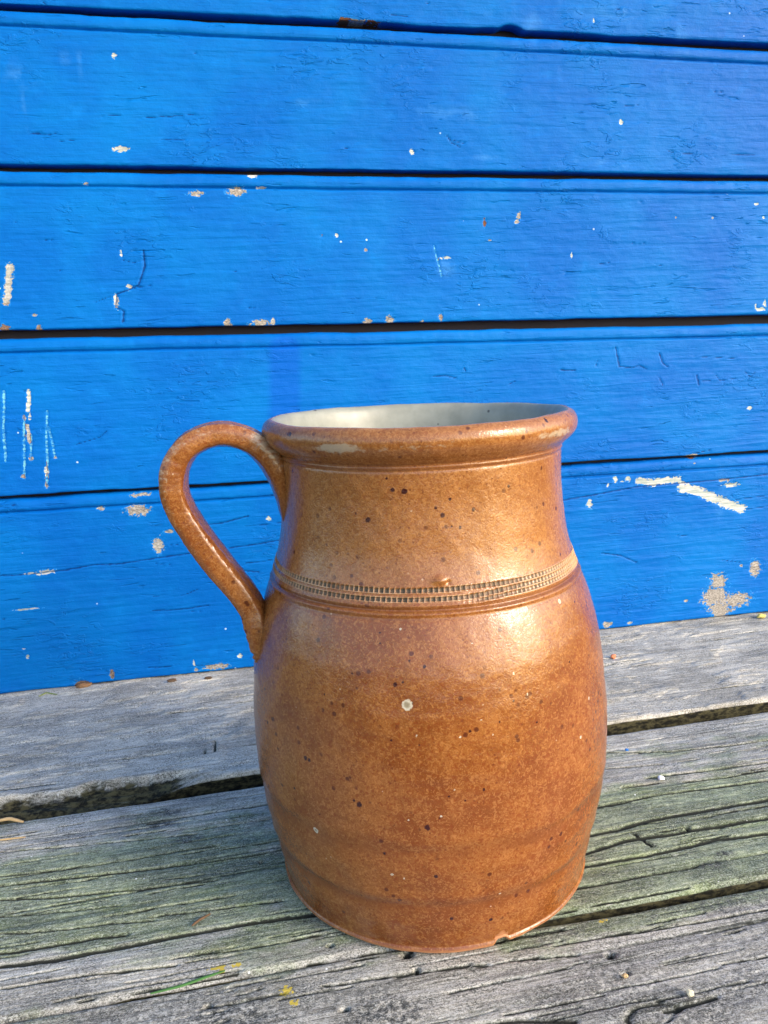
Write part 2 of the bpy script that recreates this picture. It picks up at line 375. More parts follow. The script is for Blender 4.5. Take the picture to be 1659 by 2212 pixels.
# cracks and dents in the paint
for l, w in [([(310,541),(313,575),(300,615),(275,627),(253,635),(250,664),(268,672),(266,696)], 5), ([(275,627),(300,620),(326,617)], 2.6),
             ([(0,1244),(60,1241),(140,1232),(200,1221),(260,1218),(345,1205),(416,1195)], 5.5), ([(496,1184),(560,1175),(612,1165)], 5.5), ([(452,1133),(480,1130),(536,1115)], 5.5), ([(552,1136),(608,1129)], 2.5),
             ([(532,1216),(575,1212),(612,1203)], 3.5), ([(1205,1083),(1300,1066),(1375,1052),(1480,1043),(1560,1036),(1662,1024)], 5.5), ([(1589,1080),(1662,1069)], 3.2), ([(1613,1101),(1662,1093)], 3),
             ([(1330,750),(1338,792),(1362,794)], 4.6), ([(1365,795),(1380,789),(1396,797)], 3.4), ([(1424,762),(1432,785),(1442,792)], 4.6), ([(1505,810),(1510,832)], 4.6), ([(1512,824),(1535,822)], 2.6),
             ([(1546,808),(1555,822),(1590,818)], 2.5), ([(1608,800),(1622,815),(1632,804)], 2.6), ([(1424,815),(1432,832)], 4), ([(1211,799),(1228,800),(1242,800)], 5), ([(935,813),(962,811),(985,817)], 4.5), ([(1003,795),(1006,802)], 5),
             ([(1286,795),(1290,780)], 2.5), ([(260,560),(290,568),(312,560)], 2.0), ([(240,640),(200,655)], 2), ([(965,292),(975,308),(995,318)], 3), ([(968,300),(985,305),(1003,310)], 2.5), ([(1445,326),(1455,330)], 4),
             ([(1560,332),(1640,336)], 2.5), ([(1100,830),(1113,823)], 4), ([(395,250),(300,255),(430,246)], 2.4), ([(60,285),(100,290),(40,288)], 3), ([(130,305),(160,303)], 3), ([(220,250),(262,248)], 3), ([(350,302),(400,303)], 3.4), ([(100,292),(122,288)], 3),
             ([(165,960),(215,945),(232,930)], 3), ([(330,1290),(400,1285),(428,1273)], 3), ([(330,1320),(370,1318),(400,1316),(450,1308)], 4.6), ([(1300,1195),(1340,1200),(1375,1215)], 4.6), ([(320,1443),(370,1440)], 4), ([(520,1232),(560,1236)], 5),
             ([(1500,980),(1535,972)],2.5), ([(90,0),(100,10),(110,22)], 3), ([(1500,770),(1600,775)], 2.4), ([(1560,1210),(1600,1215)],2.4), ([(845,32),(880,35)],4)]:
    streak(l, w, 0, CRK, w * .7)
_r = random.Random(3)
for i in range(36):                                         # little horizontal drying checks under the paint
    x = _r.uniform(-60, 1720); y = _r.choice([_r.uniform(5, 340), _r.uniform(400, 690), _r.uniform(760, 1450)])
    L = _r.uniform(5, 34); w = _r.uniform(1.6, 3.0)
    streak([(x, y), (x + L * .5, y + _r.uniform(-2, 2)), (x + L, y + _r.uniform(-3, 3))], w, 0, CRK, w * .6)
for a in [(170,120,12,90),(140,130,30,30),(35,160,60,60),(50,220,10,90),(670,220,60,18),(1000,250,200,40),(1340,360,60,12),(960,575,50,60),(1490,100,120,80),(1150,60,60,60),(1330,30,150,50),(1560,1070,60,120),(1590,1100,20,30),
          (1640,600,30,120),(1050,340,130,14),(1280,350,100,18)]:
    SMU.add(wpt(a[0], a[1]), wpt(a[0], a[1]), a[2] * PXM / 2, a[3] * PXM / 2, 0)
DUL.add(wpt(615, 750), wpt(615, 900), 40 * PXM, 30 * PXM, 0)

# ------------------------------------------------------------------ wall of blue boards
def xsamples(lo, flo, fhi, hi, fine, coarse):
    return np.concatenate([np.arange(lo, flo, coarse), np.arange(flo, fhi, fine), np.arange(fhi, hi + coarse, coarse)])
WX = xsamples(-0.80, -0.325, 0.46, 0.95, 0.00125, 0.010)
def line(a, b):
    p, q = on_wall(*a), on_wall(*b); m = (q[2] - p[2]) / (q[0] - p[0]); return (p[2] - m * p[0], m)
# (top edge of a board, bottom edge of a board) as photo lines on the wall plane, top to bottom
g1 = ((0, 17), (1500, 98)), ((0, 6), (1500, 85))            # lower lip of gap, upper lip of gap
g2 = ((0, 367), (1659, 390)), ((0, 354), (1659, 379))
g3 = ((0, 732), (1659, 699)), ((0, 714), (1659, 680))
g4 = ((0, 1081), (1659, 980)), ((0, 1073), (1659, 973))
L1t, L1b = line(*g1[0]), line(*g1[1]); L2t, L2b = line(*g2[0]), line(*g2[1])
L3t, L3b = line(*g3[0]), line(*g3[1]); L4t, L4b = line(*g4[0]), line(*g4[1])
Lbot = (0.0012, 0.0); pitch = 0.135
bead = [0.0105, 0.0095, 0.0105, 0.0085, 0.0085]
boards = [((L1b[0] + pitch, L1b[1]), L1b), (L1t, L2b), (L2t, L3b), (L3t, L4b), (L4t, Lbot)]
boards.insert(0, ((L1b[0] + 2 * pitch + .004, L1b[1]), (L1b[0] + pitch + .004, L1b[1])))
wall = tag(empty('board_wall', (0.0, WY0, 0.0)), 'bright blue painted wall of wide horizontal boards with chipped paint behind the brown jug', 'wall')
for bi, (T, Bm) in enumerate(boards):
    X = WX[None, :]
    zt = T[0] + T[1] * X; zb = Bm[0] + Bm[1] * X
    hgt = float((zt - zb).mean())
    inview = bi > 0
    step = 0.00095 if bi >= 2 or bi == 1 else 0.004
    if not inview: step = 0.006
    rows = [(0.0, 0.014), (0.0, 0.006), (0.0, 0.0020), (0.0002, 0.0007), (0.0008, 0.0002)]
    face = np.arange(0.0020, hgt - 0.0165, step)
    rows += [(z, 0.0) for z in face]
    top = [(0.0160, 0), (0.0145, 0), (0.0135, 0.0000), (0.0126, 0.0002), (0.0120, .0016), (0.0114, 0.0032), (0.0108, 0.0028), (0.0101, 0.0010), (0.0088, 0.0003), (0.0070, .0002), (0.0050, .0003), (0.0030, .0008), (0.0016, .0016), (0.0007, .0028), (0.0, .0050), (0.0, .010), (0.0, .014)]
    rows += [(hgt - a, d) for a, d in top]
    V = np.array([r[0] for r in rows])[:, None]; Dp = np.array([r[1] for r in rows])[:, None]
    # rows are laid relative to bottom edge, the upper ones relative to top edge
    w = sstep(0.3, 0.7, V / hgt)
    Z = (zb + V) * (1 - w) + (zt - (hgt - V)) * w
    Xf = np.broadcast_to(X, Z.shape).copy()
    onface = (V > 0.0006) & (V < hgt - 0.0006)
    sd_ = bi * 11.0
    wob = 0.0007 * fbm(Xf * 30, Z * 0 + sd_, 5, bi)          # edges are not ruler straight
    edge = 0.0009 * np.maximum(0, fbm(Xf * 60, Z * 0 + sd_ + 5, 4, bi + 2)) ** 1.5
    lowm = sstep(0.02, 0.0, V); upm = sstep(hgt - 0.02, hgt, V)
    Z = Z + wob * (lowm + upm) - edge * upm * 0.6 + edge * lowm * 0.6
    if bi == 1:                                              # broken lip over the first gap
        for cx_, wd, am in ((on_wall(1105, 60)[0], 0.009, 0.0024), (on_wall(1075, 60)[0], .016, .0012), (on_wall(790, 45)[0], 0.03, 0.0012)):
            Z = Z + am * np.exp(-((Xf - cx_) / wd) ** 4) * lowm
    relief = 0.00016 * fbm(Xf * 14, Z * 260, 4, 3 + bi) + 0.00010 * fbm(Xf * 45, Z * 500, 3, 9 + bi) + 0.00018 * fbm(Xf * 70, Z * 130, 4, 14 + bi) + 0.0004 * fbm(Xf * 6, Z * 12, 2, 20 + bi)
    rings = 0.00004 * np.sin((Z - T[0]) * 900 + 5 * fbm(Xf * 3.5, Z * 14, 3, 31 + bi)) * sstep(-0.1, 0.4, fbm(Xf * 4, Z * 9, 2, 37 + bi))
    relief = relief * 1.7 + rings
    ch, tone = WALL.eval(Xf, Z); ck, _ = CRK.eval(Xf, Z); sm, _ = SMU.eval(Xf, Z); du, _ = DUL.eval(Xf, Z)
    ck2 = np.clip(ck + 0.35, 0, 1)
    relief = relief - 0.00045 * sstep(-0.1, 0.25, ch) - 0.0009 * ck2 + 0.00025 * sstep(-1.6, -0.4, ck) * (1 - ck2)
    Dp2 = Dp + .0005 * fbm(Xf * 45, Z * 0 + bi * 3.0, 4, bi + 60) * (V > hgt - .013) * onface + .0012 * np.maximum(0, fbm(Xf * 12, Z * 0 + bi, 3, bi + 70) - .1) * np.exp(-((V - hgt + .0110) / .002) ** 2) * -1
    Yv = wall_y(Xf) + Dp2 - relief * (onface * 1.0)
    if bi == 5: pass
    P = np.stack([Xf, Yv - WY0, Z], -1)
    me = grid_mesh('plank', P, attrs=dict(chip=ch, tone=tone, crack=sstep(-.3, .7, ck) * onface, smudge=np.clip(sm + .6 * fbm(Xf * 90, Z * 90, 3, 50), 0, 1), dull=np.clip(du * 1.2, 0, 1)))
    link('plank', me, M_BLUE, wall)
t = NT('painted_gap_shade')
M_BACK = t.set(Base_Color=t.mix(t.noise(t.map((10, 10, 200)), 1, 4), (0.003, 0.004, 0.010), (0.012, 0.010, 0.016)), Roughness=0.9)  # near-black colour stands in for the shade in gaps between blue boards
bm = bmesh.new()
bmesh.ops.create_cube(bm, size=1.0)
for v in bm.verts:
    v.co.x = -0.80 if v.co.x < 0 else 0.955
    v.co.z = -0.05 if v.co.z < 0 else 0.85
    v.co.y = (0.0132 if v.co.y < 0 else 0.045) + WYS * v.co.x
me = bpy.data.meshes.new('gap_shade_board'); bm.to_mesh(me); bm.free()
link('gap_shade_board', me, M_BACK, wall)

# ------------------------------------------------------------------ deck planks
DCRK = Marks(); HOLE = Marks(); LICH = Marks(); DARK = Marks(); MOSS = Marks(); PALE = Marks()
def dpt(x, y): p = on_deck(x, y); return (p[0], p[1])
def dstreak(pts, w, M_=DCRK):
    for a, b in zip(pts[:-1], pts[1:]):
        p, q = dpt(*a), dpt(*b); M_.add(p, q, w * 2.0, w * 1.15, 0)
for l, w in [([(0,1892),(60,1887),(192,1870),(300,1852),(400,1834),(470,1826)], .0007), ([(0,1914),(132,1898),(250,1884),(400,1866),(520,1850),(610,1834)], .0008), ([(0,1944),(120,1938),(344,1914),(470,1900)], .0006),
             ([(0,2058),(100,2044),(200,2026),(270,2018)], .0009), ([(0,2086),(120,2072),(320,2034),(440,2010),(560,1990),(690,1972)], .0012), ([(0,2018),(120,2010),(240,1994),(330,1988)], .0005), ([(0,1840),(200,1822),(420,1800)], .0004),
             ([(330,1980),(450,1965),(610,1945)], .0005), ([(0,1980),(150,1968),(260,1955)], .0004), ([(380,2070),(560,2045),(700,2020)], .0004), ([(0,2135),(150,2112),(380,2085)], .0005), ([(120,2165),(300,2130),(520,2095)], .0004),
             ([(1290,1741),(1340,1733),(1410,1717),(1530,1702),(1659,1685)], .0009), ([(1270,1803),(1340,1790),(1410,1769),(1530,1749),(1665,1726)], .0013), ([(1250,1845),(1350,1815),(1410,1806),(1475,1795),(1560,1782),(1665,1766)], .0013),
             ([(1240,1874),(1320,1860),(1399,1847),(1470,1830),(1550,1811),(1665,1799)], .0011), ([(1235,1920),(1300,1910),(1390,1891),(1500,1872)], .0008), ([(1300,1625),(1450,1623),(1560,1612),(1665,1597)], .0006), ([(1400,1680),(1500,1668),(1665,1645)], .0008),
             ([(1480,1688),(1570,1678),(1665,1662)], .0008), ([(1350,1700),(1420,1690)], .0007), ([(1300,1660),(1430,1650)], .0005), ([(1360,1965),(1480,1948)], .0004), ([(1200,2040),(1400,2010),(1659,1965)], .0005), ([(1100,2075),(1250,2060)], .0004),
             ([(1440,2180),(1500,2165),(1545,2152)], .0008), ([(1030,2212),(1130,2204),(1240,2206)], .0008), ([(700,2130),(900,2100),(1050,2082)], .0004), ([(600,2160),(760,2130)], .0003), ([(1560,2080),(1659,2065)], .0004),
             ([(500,1680),(300,1700)], .0004), ([(1370,1800),(1410,1828)], .0005)]:
    dstreak(l, w)
for k in range(5):                                           # short cross-grain nicks on the back plank
    x = 440 + k * 14 + _r.uniform(-4, 4); y = 1545 + _r.uniform(0, 70)
    dstreak([(x, y), (x, y + _r.uniform(10, 45))], .00012)
for i in range(420):                                         # short drying checks along the grain
    x0 = _r.uniform(-.40, .42); y0 = _r.uniform(-.20, .085) if i % 5 else _r.uniform(.12, .29); L = _r.uniform(.006, .06); w = _r.uniform(.0002, .00042)
    dy = _r.uniform(-.0006, .0006)
    DCRK.add((x0, y0), (x0 + L, y0 + dy), w * 3, w, 0)
for x, y, r_ in [(1318.7,2063,.0019),(1484,1787,.0012),(900,2095,.0012),(713.7,2044,.0011),(450,2173,.0013),(745,2180,.0012),(880,2062,.0022),(565,1862,.0012),(300,1400,.001),(1350,2104,.0011),(45,1690,.0009)]:
    p = dpt(x, y); HOLE.add(p, p, r_, r_, 0)
for x, y, r_ in [(407,1811,.0042),(352,1752,.0035),(370,1755,.003),(345,1782,.0035),(375,1782,.0018),(1560,1845,.003),(1200,1945,.003),(1535,1868,.003),(1345,2100,.004),(490,2200,.012),(830,2195,.010),(1215,1735,.006)]:
    p = dpt(x, y); DARK.add(p, p, r_ * 2, r_, 0)
for x, y, a, b in [(620,2140,.0045,.004),(512,2085,.0035,.0025),(470,2092,.006,.002),(480,2098,.003,.003),(1300,1990,.004,.0015),(635,2165,.003,.003)]:
    p = dpt(x, y); LICH.add(p, p, a, b, 0)
for x, y, a, b, v in [(100,2000,.07,.02,1),(250,1850,.07,.02,.8),(330,1900,.05,.03,1.2),(560,1890,.05,.03,1.1),(700,2000,.06,.02,.9),(60,1900,.05,.03,1),(400,1960,.06,.02,1),(1400,1720,.05,.015,1.2),(1450,1800,.06,.03,1.3),(1600,1700,.04,.03,1.2),
                      (1300,1800,.04,.04,1.2),(1350,1870,.06,.03,1.3),(1600,1850,.06,.02,1),(1350,1950,.06,.012,1.1),(1300,2000,.05,.006,.8),(1500,1960,.05,.006,.8),(500,1765,.04,.012,.8),(1400,1620,.1,.01,.5)]:
    p = dpt(x, y); MOSS.add(p, p, a, b, v)
DX = xsamples(-0.62, -0.30, 0.34, 0.72, 0.0014, 0.008)
deck = tag(empty('deck', (0, 0, 0)), kind='structure')
KN = dpt(1410, 2188)
def plank(y_front, y_back, z0, seed, kind, step=0.00055):
    X = DX[None, :]
    wd = y_back - y_front
    rows = [(0.0, -.030), (0.0, -.022), (0.0, -.016), (0.0, -.011), (0.0, -.007), (0.0, -.0045), (0.0, -.0030), (.0002, -.0018), (.0007, -.0009), (.0014, -.0004), (.0024, -.0001)]
    fl = step if kind != 'A' else step * 1.3
    rows += [(y, 0.0) for y in np.arange(.0032, wd - .0032, fl)]
    rows += [(wd - .0024, -.0001), (wd - .0014, -.0004), (wd - .0007, -.0009), (wd - .0002, -.0018), (wd, -.0035), (wd, -.008), (wd, -.03)]
    V = np.array([r[0] for r in rows])[:, None]; H0 = np.array([r[1] for r in rows])[:, None]
    Xf = np.broadcast_to(X, (len(rows), len(DX))).copy()
    ef = 0.0009 * fbm(Xf * 18, Xf * 0 + seed, 4, seed) + 0.0009 * np.maximum(0, fbm(Xf * 70, Xf * 0 + seed + 9, 3, seed)) ** 1.3
    eb = 0.0010 * fbm(Xf * 16, Xf * 0 + seed + 30, 5, seed + 4)
    if kind == 'A':                                         # torn, splintered front edge at the left
        torn = sstep(-0.135, -0.19, Xf)
        ef = ef - torn * (.016 + .004 * fbm(Xf * 30, Xf * 0 + 3, 4, 3)) + .003 * torn * sstep(-.235, -.242, Xf) 
    if kind == 'C': eb = eb + sstep(0.09, -0.03, Xf) * 0.0050
    if kind == 'B': ef = ef - sstep(0.06, -0.04, Xf) * 0.0002 + 0.0010 * sstep(.1, .2, Xf)
    fm = sstep(.03, 0, V); bm_ = sstep(wd - .03, wd, V)
    Y = y_front + V + ef * fm - np.abs(eb) * bm_ if kind != 'C' else y_front + V + ef * fm + eb * bm_
    top = (H0 > -.0012).astype(float)
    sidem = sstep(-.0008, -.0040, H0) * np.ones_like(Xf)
    # growth ring ridges that run along the plank and drift slowly
    drift = .006 * fbm(Xf * 2.2, Y * 6, 2, seed + 1)
    q = Y + drift
    if kind == 'C':
        dk = np.sqrt(((Xf - KN[0]) / .055) ** 2 + ((Y - KN[1]) / .012) ** 2)
        q = q + .006 * np.exp(-dk ** 1.5) * np.sign(Y - KN[1])
    ridge = fbm(Xf * 1.6, q * 210, 3, seed + 5)
    fine = fbm(Xf * 9, q * 620, 3, seed + 7)
    coarse = fbm(Xf * 5, Y * 16, 3, seed + 8)
    am = dict(A=.20, B=.50, C=.40)[kind]
    H = am * (.00075 * ridge + .00035 * fine) + .0008 * coarse + .00022 * fbm(Xf * 120, Y * 240, 3, seed + 6)
    if kind == 'A':
        fl_ = fbm(Xf * 30, Y * 75, 5, seed + 40)
        H += .0006 * sstep(-.02, .06, fl_) + .0005 * sstep(.15, .2, fl_)
    groove = np.clip(-(ridge + .42) * 4, 0, 1) * (kind != 'A')
    H -= .0003 * groove
    ck, _ = DCRK.eval(Xf, Y + .0006 * fbm(Xf * 60, Y * 20, 3, 77)); ho, _ = HOLE.eval(Xf, Y); dk_, _ = DARK.eval(Xf, Y); li, _ = LICH.eval(Xf, Y)
    c = np.clip(ck + .55, 0, 1)
    H = H - .0016 * c - .0045 * sstep(-.3, .3, ho)
    crack = np.maximum(np.maximum(np.clip(ck, -1, 1), ho * 2.5), groove * .5 - .35)
    if kind == 'C':
        dd = np.sqrt(((Xf - KN[0]) / .0125) ** 2 + ((Y - KN[1]) / .0048) ** 2) + .18 * fbm(Xf * 150, Y * 150, 2, 5)
        rim = np.exp(-((dd - 1) / .12) ** 2) * sstep(-.9, -.2, fbm(Xf * 120, Y * 120, 3, 15))
        H = H - .0016 * rim - .0006 * (dd < 1); crack = np.maximum(crack, rim * 1.3 - .8)
    if kind == 'A':                                         # torn shelf: lower, layered splinters
        tz = sstep(-.125, -.165, Xf) * sstep(.1295 + .006 * fbm(Xf * 40, Xf * 0, 4, 61), .1255 + .006 * fbm(Xf * 40, Xf * 0, 4, 61), Y)
        lay = fbm(Xf * 16, Y * 330, 4, 71)
        H = H - tz * (.0070 + .0060 * lay)
        crack = np.maximum(crack, tz * (sstep(.10, -.12, lay) * 1.4) - .7); tmoss = np.maximum(tz, .45 * sstep(-.125, -.165, Xf) * sstep(.137, .130, Y))
    else: tmoss = 0
    gain = np.where(H0 > -.0012, 1.0, 0.4)
    Z = z0 + H0 + H * np.clip(gain, 0, 1) * np.exp(H0 * 150)
    Y2 = Y - (H0 < -.0015) * .0009 * fbm(Xf * 40, H0 * 150, 4, seed + 12) * np.where(V < wd / 2, 1, -1)
    mo = np.full(Xf.shape, -.2)
    for p, _q, ra, rb, v in MOSS.seg: mo += v * .75 * np.exp(-(((Xf - p[0]) / ra) ** 2 + ((Y - p[1]) / rb) ** 2))
    mo += .30 * fbm(Xf * 12, Y * 60, 4, seed + 21) + .12 * ridge
    mo = {'A': mo * .3 - .25, 'B': mo + .22, 'C': mo * .8 - .05 + .35 * sstep(-.11, -.075, Y)}[kind] + 0.6 * tmoss
    pa = {'A': np.full(Xf.shape, .85) + .2 * fbm(Xf * 9, Y * 20, 3, 3), 'B': .30 + .5 * fbm(Xf * 7, q * 60, 3, 4), 'C': .25 + .5 * fbm(Xf * 7, q * 60, 3, 5)}[kind]
    da = {'A': np.zeros(Xf.shape) + .15 * sstep(.1, .4, fbm(Xf * 12, Y * 35, 4, 91)), 'B': .25 * sstep(.0, .5, fbm(Xf * 12, Y * 40, 4, 81)), 'C': .10 + .55 * sstep(-.10, .45, fbm(Xf * 10, Y * 26, 4, 82))}[kind]
    da = np.maximum(da, sstep(-.6, .5, dk_) * .95)
    if kind == 'A': pa = pa * (1 - tmoss); 
    me = grid_mesh('plank', np.stack([Xf, Y2, Z], -1), attrs=dict(crack=crack, moss=mo, pale=np.clip(pa, 0, 1), dark=np.clip(da, 0, 1), lichen=li, side=np.clip(np.maximum(sidem, tmoss * .78), 0, 1)))
    return link('plank', me, M_DECK, deck)
plank(0.1130, 0.340, -0.0002, 5, 'A')
plank(-0.0697, 0.0950, 0.0, 17, 'B')
plank(-0.275, -0.0762, 0.0, 29, 'C')
# earth and debris below the gaps
t = NT('dark_soil')
M_SOIL = t.set(Base_Color=t.mix(t.noise(t.tc, 200, 5), (0.010, 0.009, 0.006), (0.05, 0.045, 0.02)), Roughness=0.95, Normal=t.bump(t.noise(t.tc, 300, 5), 1, .003))
gx = np.linspace(-.62, .73, 160); gy = np.linspace(-.275, .34, 70); GX, GY = np.meshgrid(gx, gy)
link('ground', grid_mesh('ground', np.stack([GX, GY, -.031 + .004 * fbm(GX * 40, GY * 40, 4, 3)], -1)), M_SOIL).update_tag()
tag(bpy.data.objects['ground'], kind='structure')

# ------------------------------------------------------------------ the jug
H_ = [(0.0, .0800), (.0010, .0824), (.0024, .0838), (.0034, .0838), (.0044, .0831), (.008, .0837), (.014, .0848), (.020, .0860), (.035, .0890), (.050, .0917), (.065, .0934), (.080, .0941), (.095, .0939), (.110, .0929), (.125, .0914), (.140, .0889),
      (.150, .0862), (.160, .0829), (.168, .0798), (.175, .0773), (.182, .0752), (.190, .0734), (.198, .0724), (.206, .0716), (.214, .0711), (.222, .0711), (.2280, .0712), (.2305, .0717), (.2326, .0732), (.2350, .0760), (.2380, .0783), (.2410, .0791), (.2435, .0788), (.2455, .0778), (.2469, .0762), (.2475, .0746), (.2472, .0731), (.2460, .0717), (.2440, .0707), (.240, .0697),
      (.232, .0686), (.220, .0668), (.205, .0660), (.19, .0672), (.17, .0720), (.14, .0815), (.10, .0870), (.05, .0850), (.02, .078), (.010, .070), (.008, .040), (.008, .0005)]
HP = np.array(H_)
def smooth_profile(P, spacing):
    # Catmull-Rom through the profile, resampled by arc length
    pts = np.vstack([P[0] * 2 - P[1], P, P[-1] * 2 - P[-2]]); out = []
    for i in range(1, len(pts) - 2):
        p0, p1, p2, p3 = pts[i - 1:i + 3]
        for tt in np.linspace(0, 1, 24, endpoint=False):
            out.append(.5 * ((2 * p1) + (-p0 + p2) * tt + (2 * p0 - 5 * p1 + 4 * p2 - p3) * tt ** 2 + (-p0 + 3 * p1 - 3 * p2 + p3) * tt ** 3))
    out.append(P[-1]); out = np.array(out)
    s = np.concatenate([[0], np.cumsum(np.hypot(*np.diff(out, axis=0).T))])
    return out, s
prof, sarc = smooth_profile(HP, 1)
itop = prof[:, 0].argmax(); s_top = sarc[itop]
def s_of_z(z): return np.interp(z, prof[:itop, 0], sarc[:itop])
ss = [0.0]
while ss[-1] < sarc[-1]:
    z = np.interp(ss[-1], sarc, prof[:, 0]); out_ = ss[-1] < s_top
    if out_: d = .00038 if .1655 < z < .1815 else (.0006 if z < .012 or z > .214 else .00095)
    else: d = .0008 if ss[-1] < s_top + .02 else .004
    ss.append(ss[-1] + d)
ss = np.array(ss[:-1] + [sarc[-1]])
pz = np.interp(ss, sarc, prof[:, 0])[:, None]; pr = np.interp(ss, sarc, prof[:, 1])[:, None]
tz_ = np.gradient(pz[:, 0], ss)[:, None]; tr_ = np.gradient(pr[:, 0], ss)[:, None]
tl = np.hypot(tz_, tr_); nr_ = tz_ / tl; nz_ = -tr_ / tl          # outward normal in (r, z)
outside = (ss < s_top)[:, None]
NC = 1000; NCELL = 200
th = (np.arange(NC) / NC * 2 * math.pi)[None, :]
thd = (np.degrees(th) + 180) % 360 - 180
CT, ST = np.cos(th), np.sin(th)
one = np.ones_like(th)
Zf = pz * one
def cyl_noise(fr, fz, o, seed):                                  # seamless round the jug
    a = fbm(CT * fr + 11 + seed, ST * fr + 7 + Zf * fz, o, seed); b = fbm(CT * fr + Zf * fz * .7, ST * fr + 3 - Zf * fz * .6, o, seed + 5)
    return (a + b) * .7
disp = .00050 * cyl_noise(3.2, 20, 3, 2) + .00013 * cyl_noise(14, 160, 3, 4) * outside
# throwing rings and grooves
def bumpz(z0, w, a): return a * np.exp(-((Zf - z0) / w) ** 2) * outside
wav = .0010 * fbm(CT * 2, ST * 2, 2, 9)
def bumpw(z0, w, a): return a * np.exp(-((Zf + wav - z0) / w) ** 2) * outside
disp += bumpw(.0600, .0035, -.0005) + bumpw(.0660, .005, .0003) + bumpw(.0290, .0030, -.0006) + bumpw(.0345, .004, .0003) + bumpw(.0480, .004, .0002) + bumpw(.0180, .004, .0002) + bumpw(.1, .006, .0002) + bumpw(.122, .005, .00015)
disp += .00006 * np.sin(Zf * 800 + 5 * fbm(CT * 2, ST * 2 + Zf * 20, 2, 8)) * outside * sstep(.2, .05, Zf)
disp += bumpz(.1685, .0010, -.0011) + bumpz(.1698, .0009, .0003) + bumpz(.1668, .0010, .0005) + bumpz(.1650, .0008, -.0003) + bumpz(.2308, .0006, -.0005) + bumpz(.2283, .0006, -.0004) + bumpz(.2295, .0005, .0003)
# a raised blister above the band
def gsp(az, z, wa, wz): return np.exp(-(((thd - az + 180) % 360 - 180) / wa) ** 2 - ((Zf - z) / wz) ** 2) * outside
disp += .0013 * gsp(-98.4, .1803, 2.6, .0018) - .0007 * gsp(-95.6, .1795, .8, .0009)
# stamped squares
ph = (np.arange(NC) % (NC // NCELL)) / (NC / NCELL)              # 0 .2 .4 .6 .8
colw = np.where((ph > .1) & (ph < .9), 1.0, 0.0)[None, :]
cellid = (np.arange(NC) // (NC // NCELL))[None, :]
rc = np.random.RandomState(4); cdeep = rc.uniform(.65, 1.0, (6, NCELL))
azr = thd + 112.3                                                # degrees right of the front middle
azr = (azr + 180) % 360 - 180
pit = np.zeros_like(Zf); ridge_ = np.zeros_like(Zf)
def stamp_row(zc, hh, on, k, phase=0):
    global pit, ridge_
    v = (Zf - zc) / hh
    rowm = sstep(1.0, .72, np.abs(v))
    ridm = sstep(1.32, 1.05, np.abs(v))
    cw = np.roll(colw, phase, axis=1)
    dep = cdeep[k][np.roll(cellid, phase, axis=1)]
    a = rowm * cw * on * dep
    pit = np.maximum(pit, a * outside); ridge_ = np.maximum(ridge_, ridm * on * outside * (1 - np.clip(a * 2, 0, 1)))
right = sstep(16, 34, azr) * (azr < 130)
shift = .0016 * sstep(20, 40, azr) * sstep(160, 120, azr)
zA = .1765 + .0003 * fbm(CT * 2, ST * 2, 2, 3)
stamp_row(zA, .00110, 1.0, 0)
stamp_row(.1728 + shift * .75, .00112, 1.0, 1, 2)
stamp_row(.1709 + shift * .5, .00095, right, 2, 1)
disp += -.00085 * pit + .00030 * ridge_ * (1 - pit)
# chipped foot
fn = fbm(CT * 30, ST * 30, 4, 6)
azf = thd + 82.1
chipm = .85 * np.exp(-(np.abs(azf) / 2.3) ** 4) + .16 * np.exp(-(np.abs(azf - 10) / 7.0) ** 4) + .06 * np.exp(-(np.abs(azf - 30) / 14.0) ** 4)
lift = .0034 * np.clip(chipm + .15 * np.exp(-(np.abs(azf) / 7) ** 2) * fn, 0, 1.2)
R = pr + nr_ * disp; Z = pz + nz_ * disp
footz = sstep(.0075, .0, Zf) * outside
Zn = Z + lift * footz * (Zf < .0078)
R = R - footz * lift * .35
# slightly out of true
R = R * (1 + .004 * np.cos(th - 1.0) * (Zf / .25) + .003 * np.cos(2 * th + .6))
tilt = -0.0055
Zn = Zn + R * CT * tilt * sstep(.15, .24, Zf) + .0004 * np.cos(2 * th + 1) * sstep(.2, .24, Zf)
P = np.stack([R * CT, R * ST, Zn], -1)
outm = outside * one
inside = np.interp(ss, [s_top - .004, s_top - .0005, s_top + .003], [0, .40, 1.0])[:, None] * one
inside = inside + .12 * fbm(CT * 3, ST * 3, 3, 6) * (inside > .01) * (inside < .99)
# specks and painted-in bead shading, measured on the photo
def jug_hit(x, y):
    d = ray(x, y); d = d / np.linalg.norm(d); t_ = np.linspace(.1, .6, 2500); Q = CAM_LOC + d * t_[:, None]
    i = np.nonzero((np.hypot(Q[:, 0], Q[:, 1]) < np.interp(Q[:, 2], prof[:itop, 0], prof[:itop, 1])) & (Q[:, 2] < .2475))[0]
    if not len(i): return None
    q_ = Q[i[0]]; return math.degrees(math.atan2(q_[1], q_[0])), q_[2]
def spots(lst, k=.00014):
    a = np.full(Zf.shape, -1.0)
    for x, y, r_ in lst:
        h_ = jug_hit(x, y)
        if h_ is None: continue
        rr = r_ * k
        dz = (Zf - h_[1]) / rr; da = ((thd - h_[0] + 180) % 360 - 180) * math.pi / 180 * pr / rr
        a = np.maximum(a, 1 - np.sqrt(dz * dz + da * da) * .62)
    return a * outside + (outside - 1) * 1.0
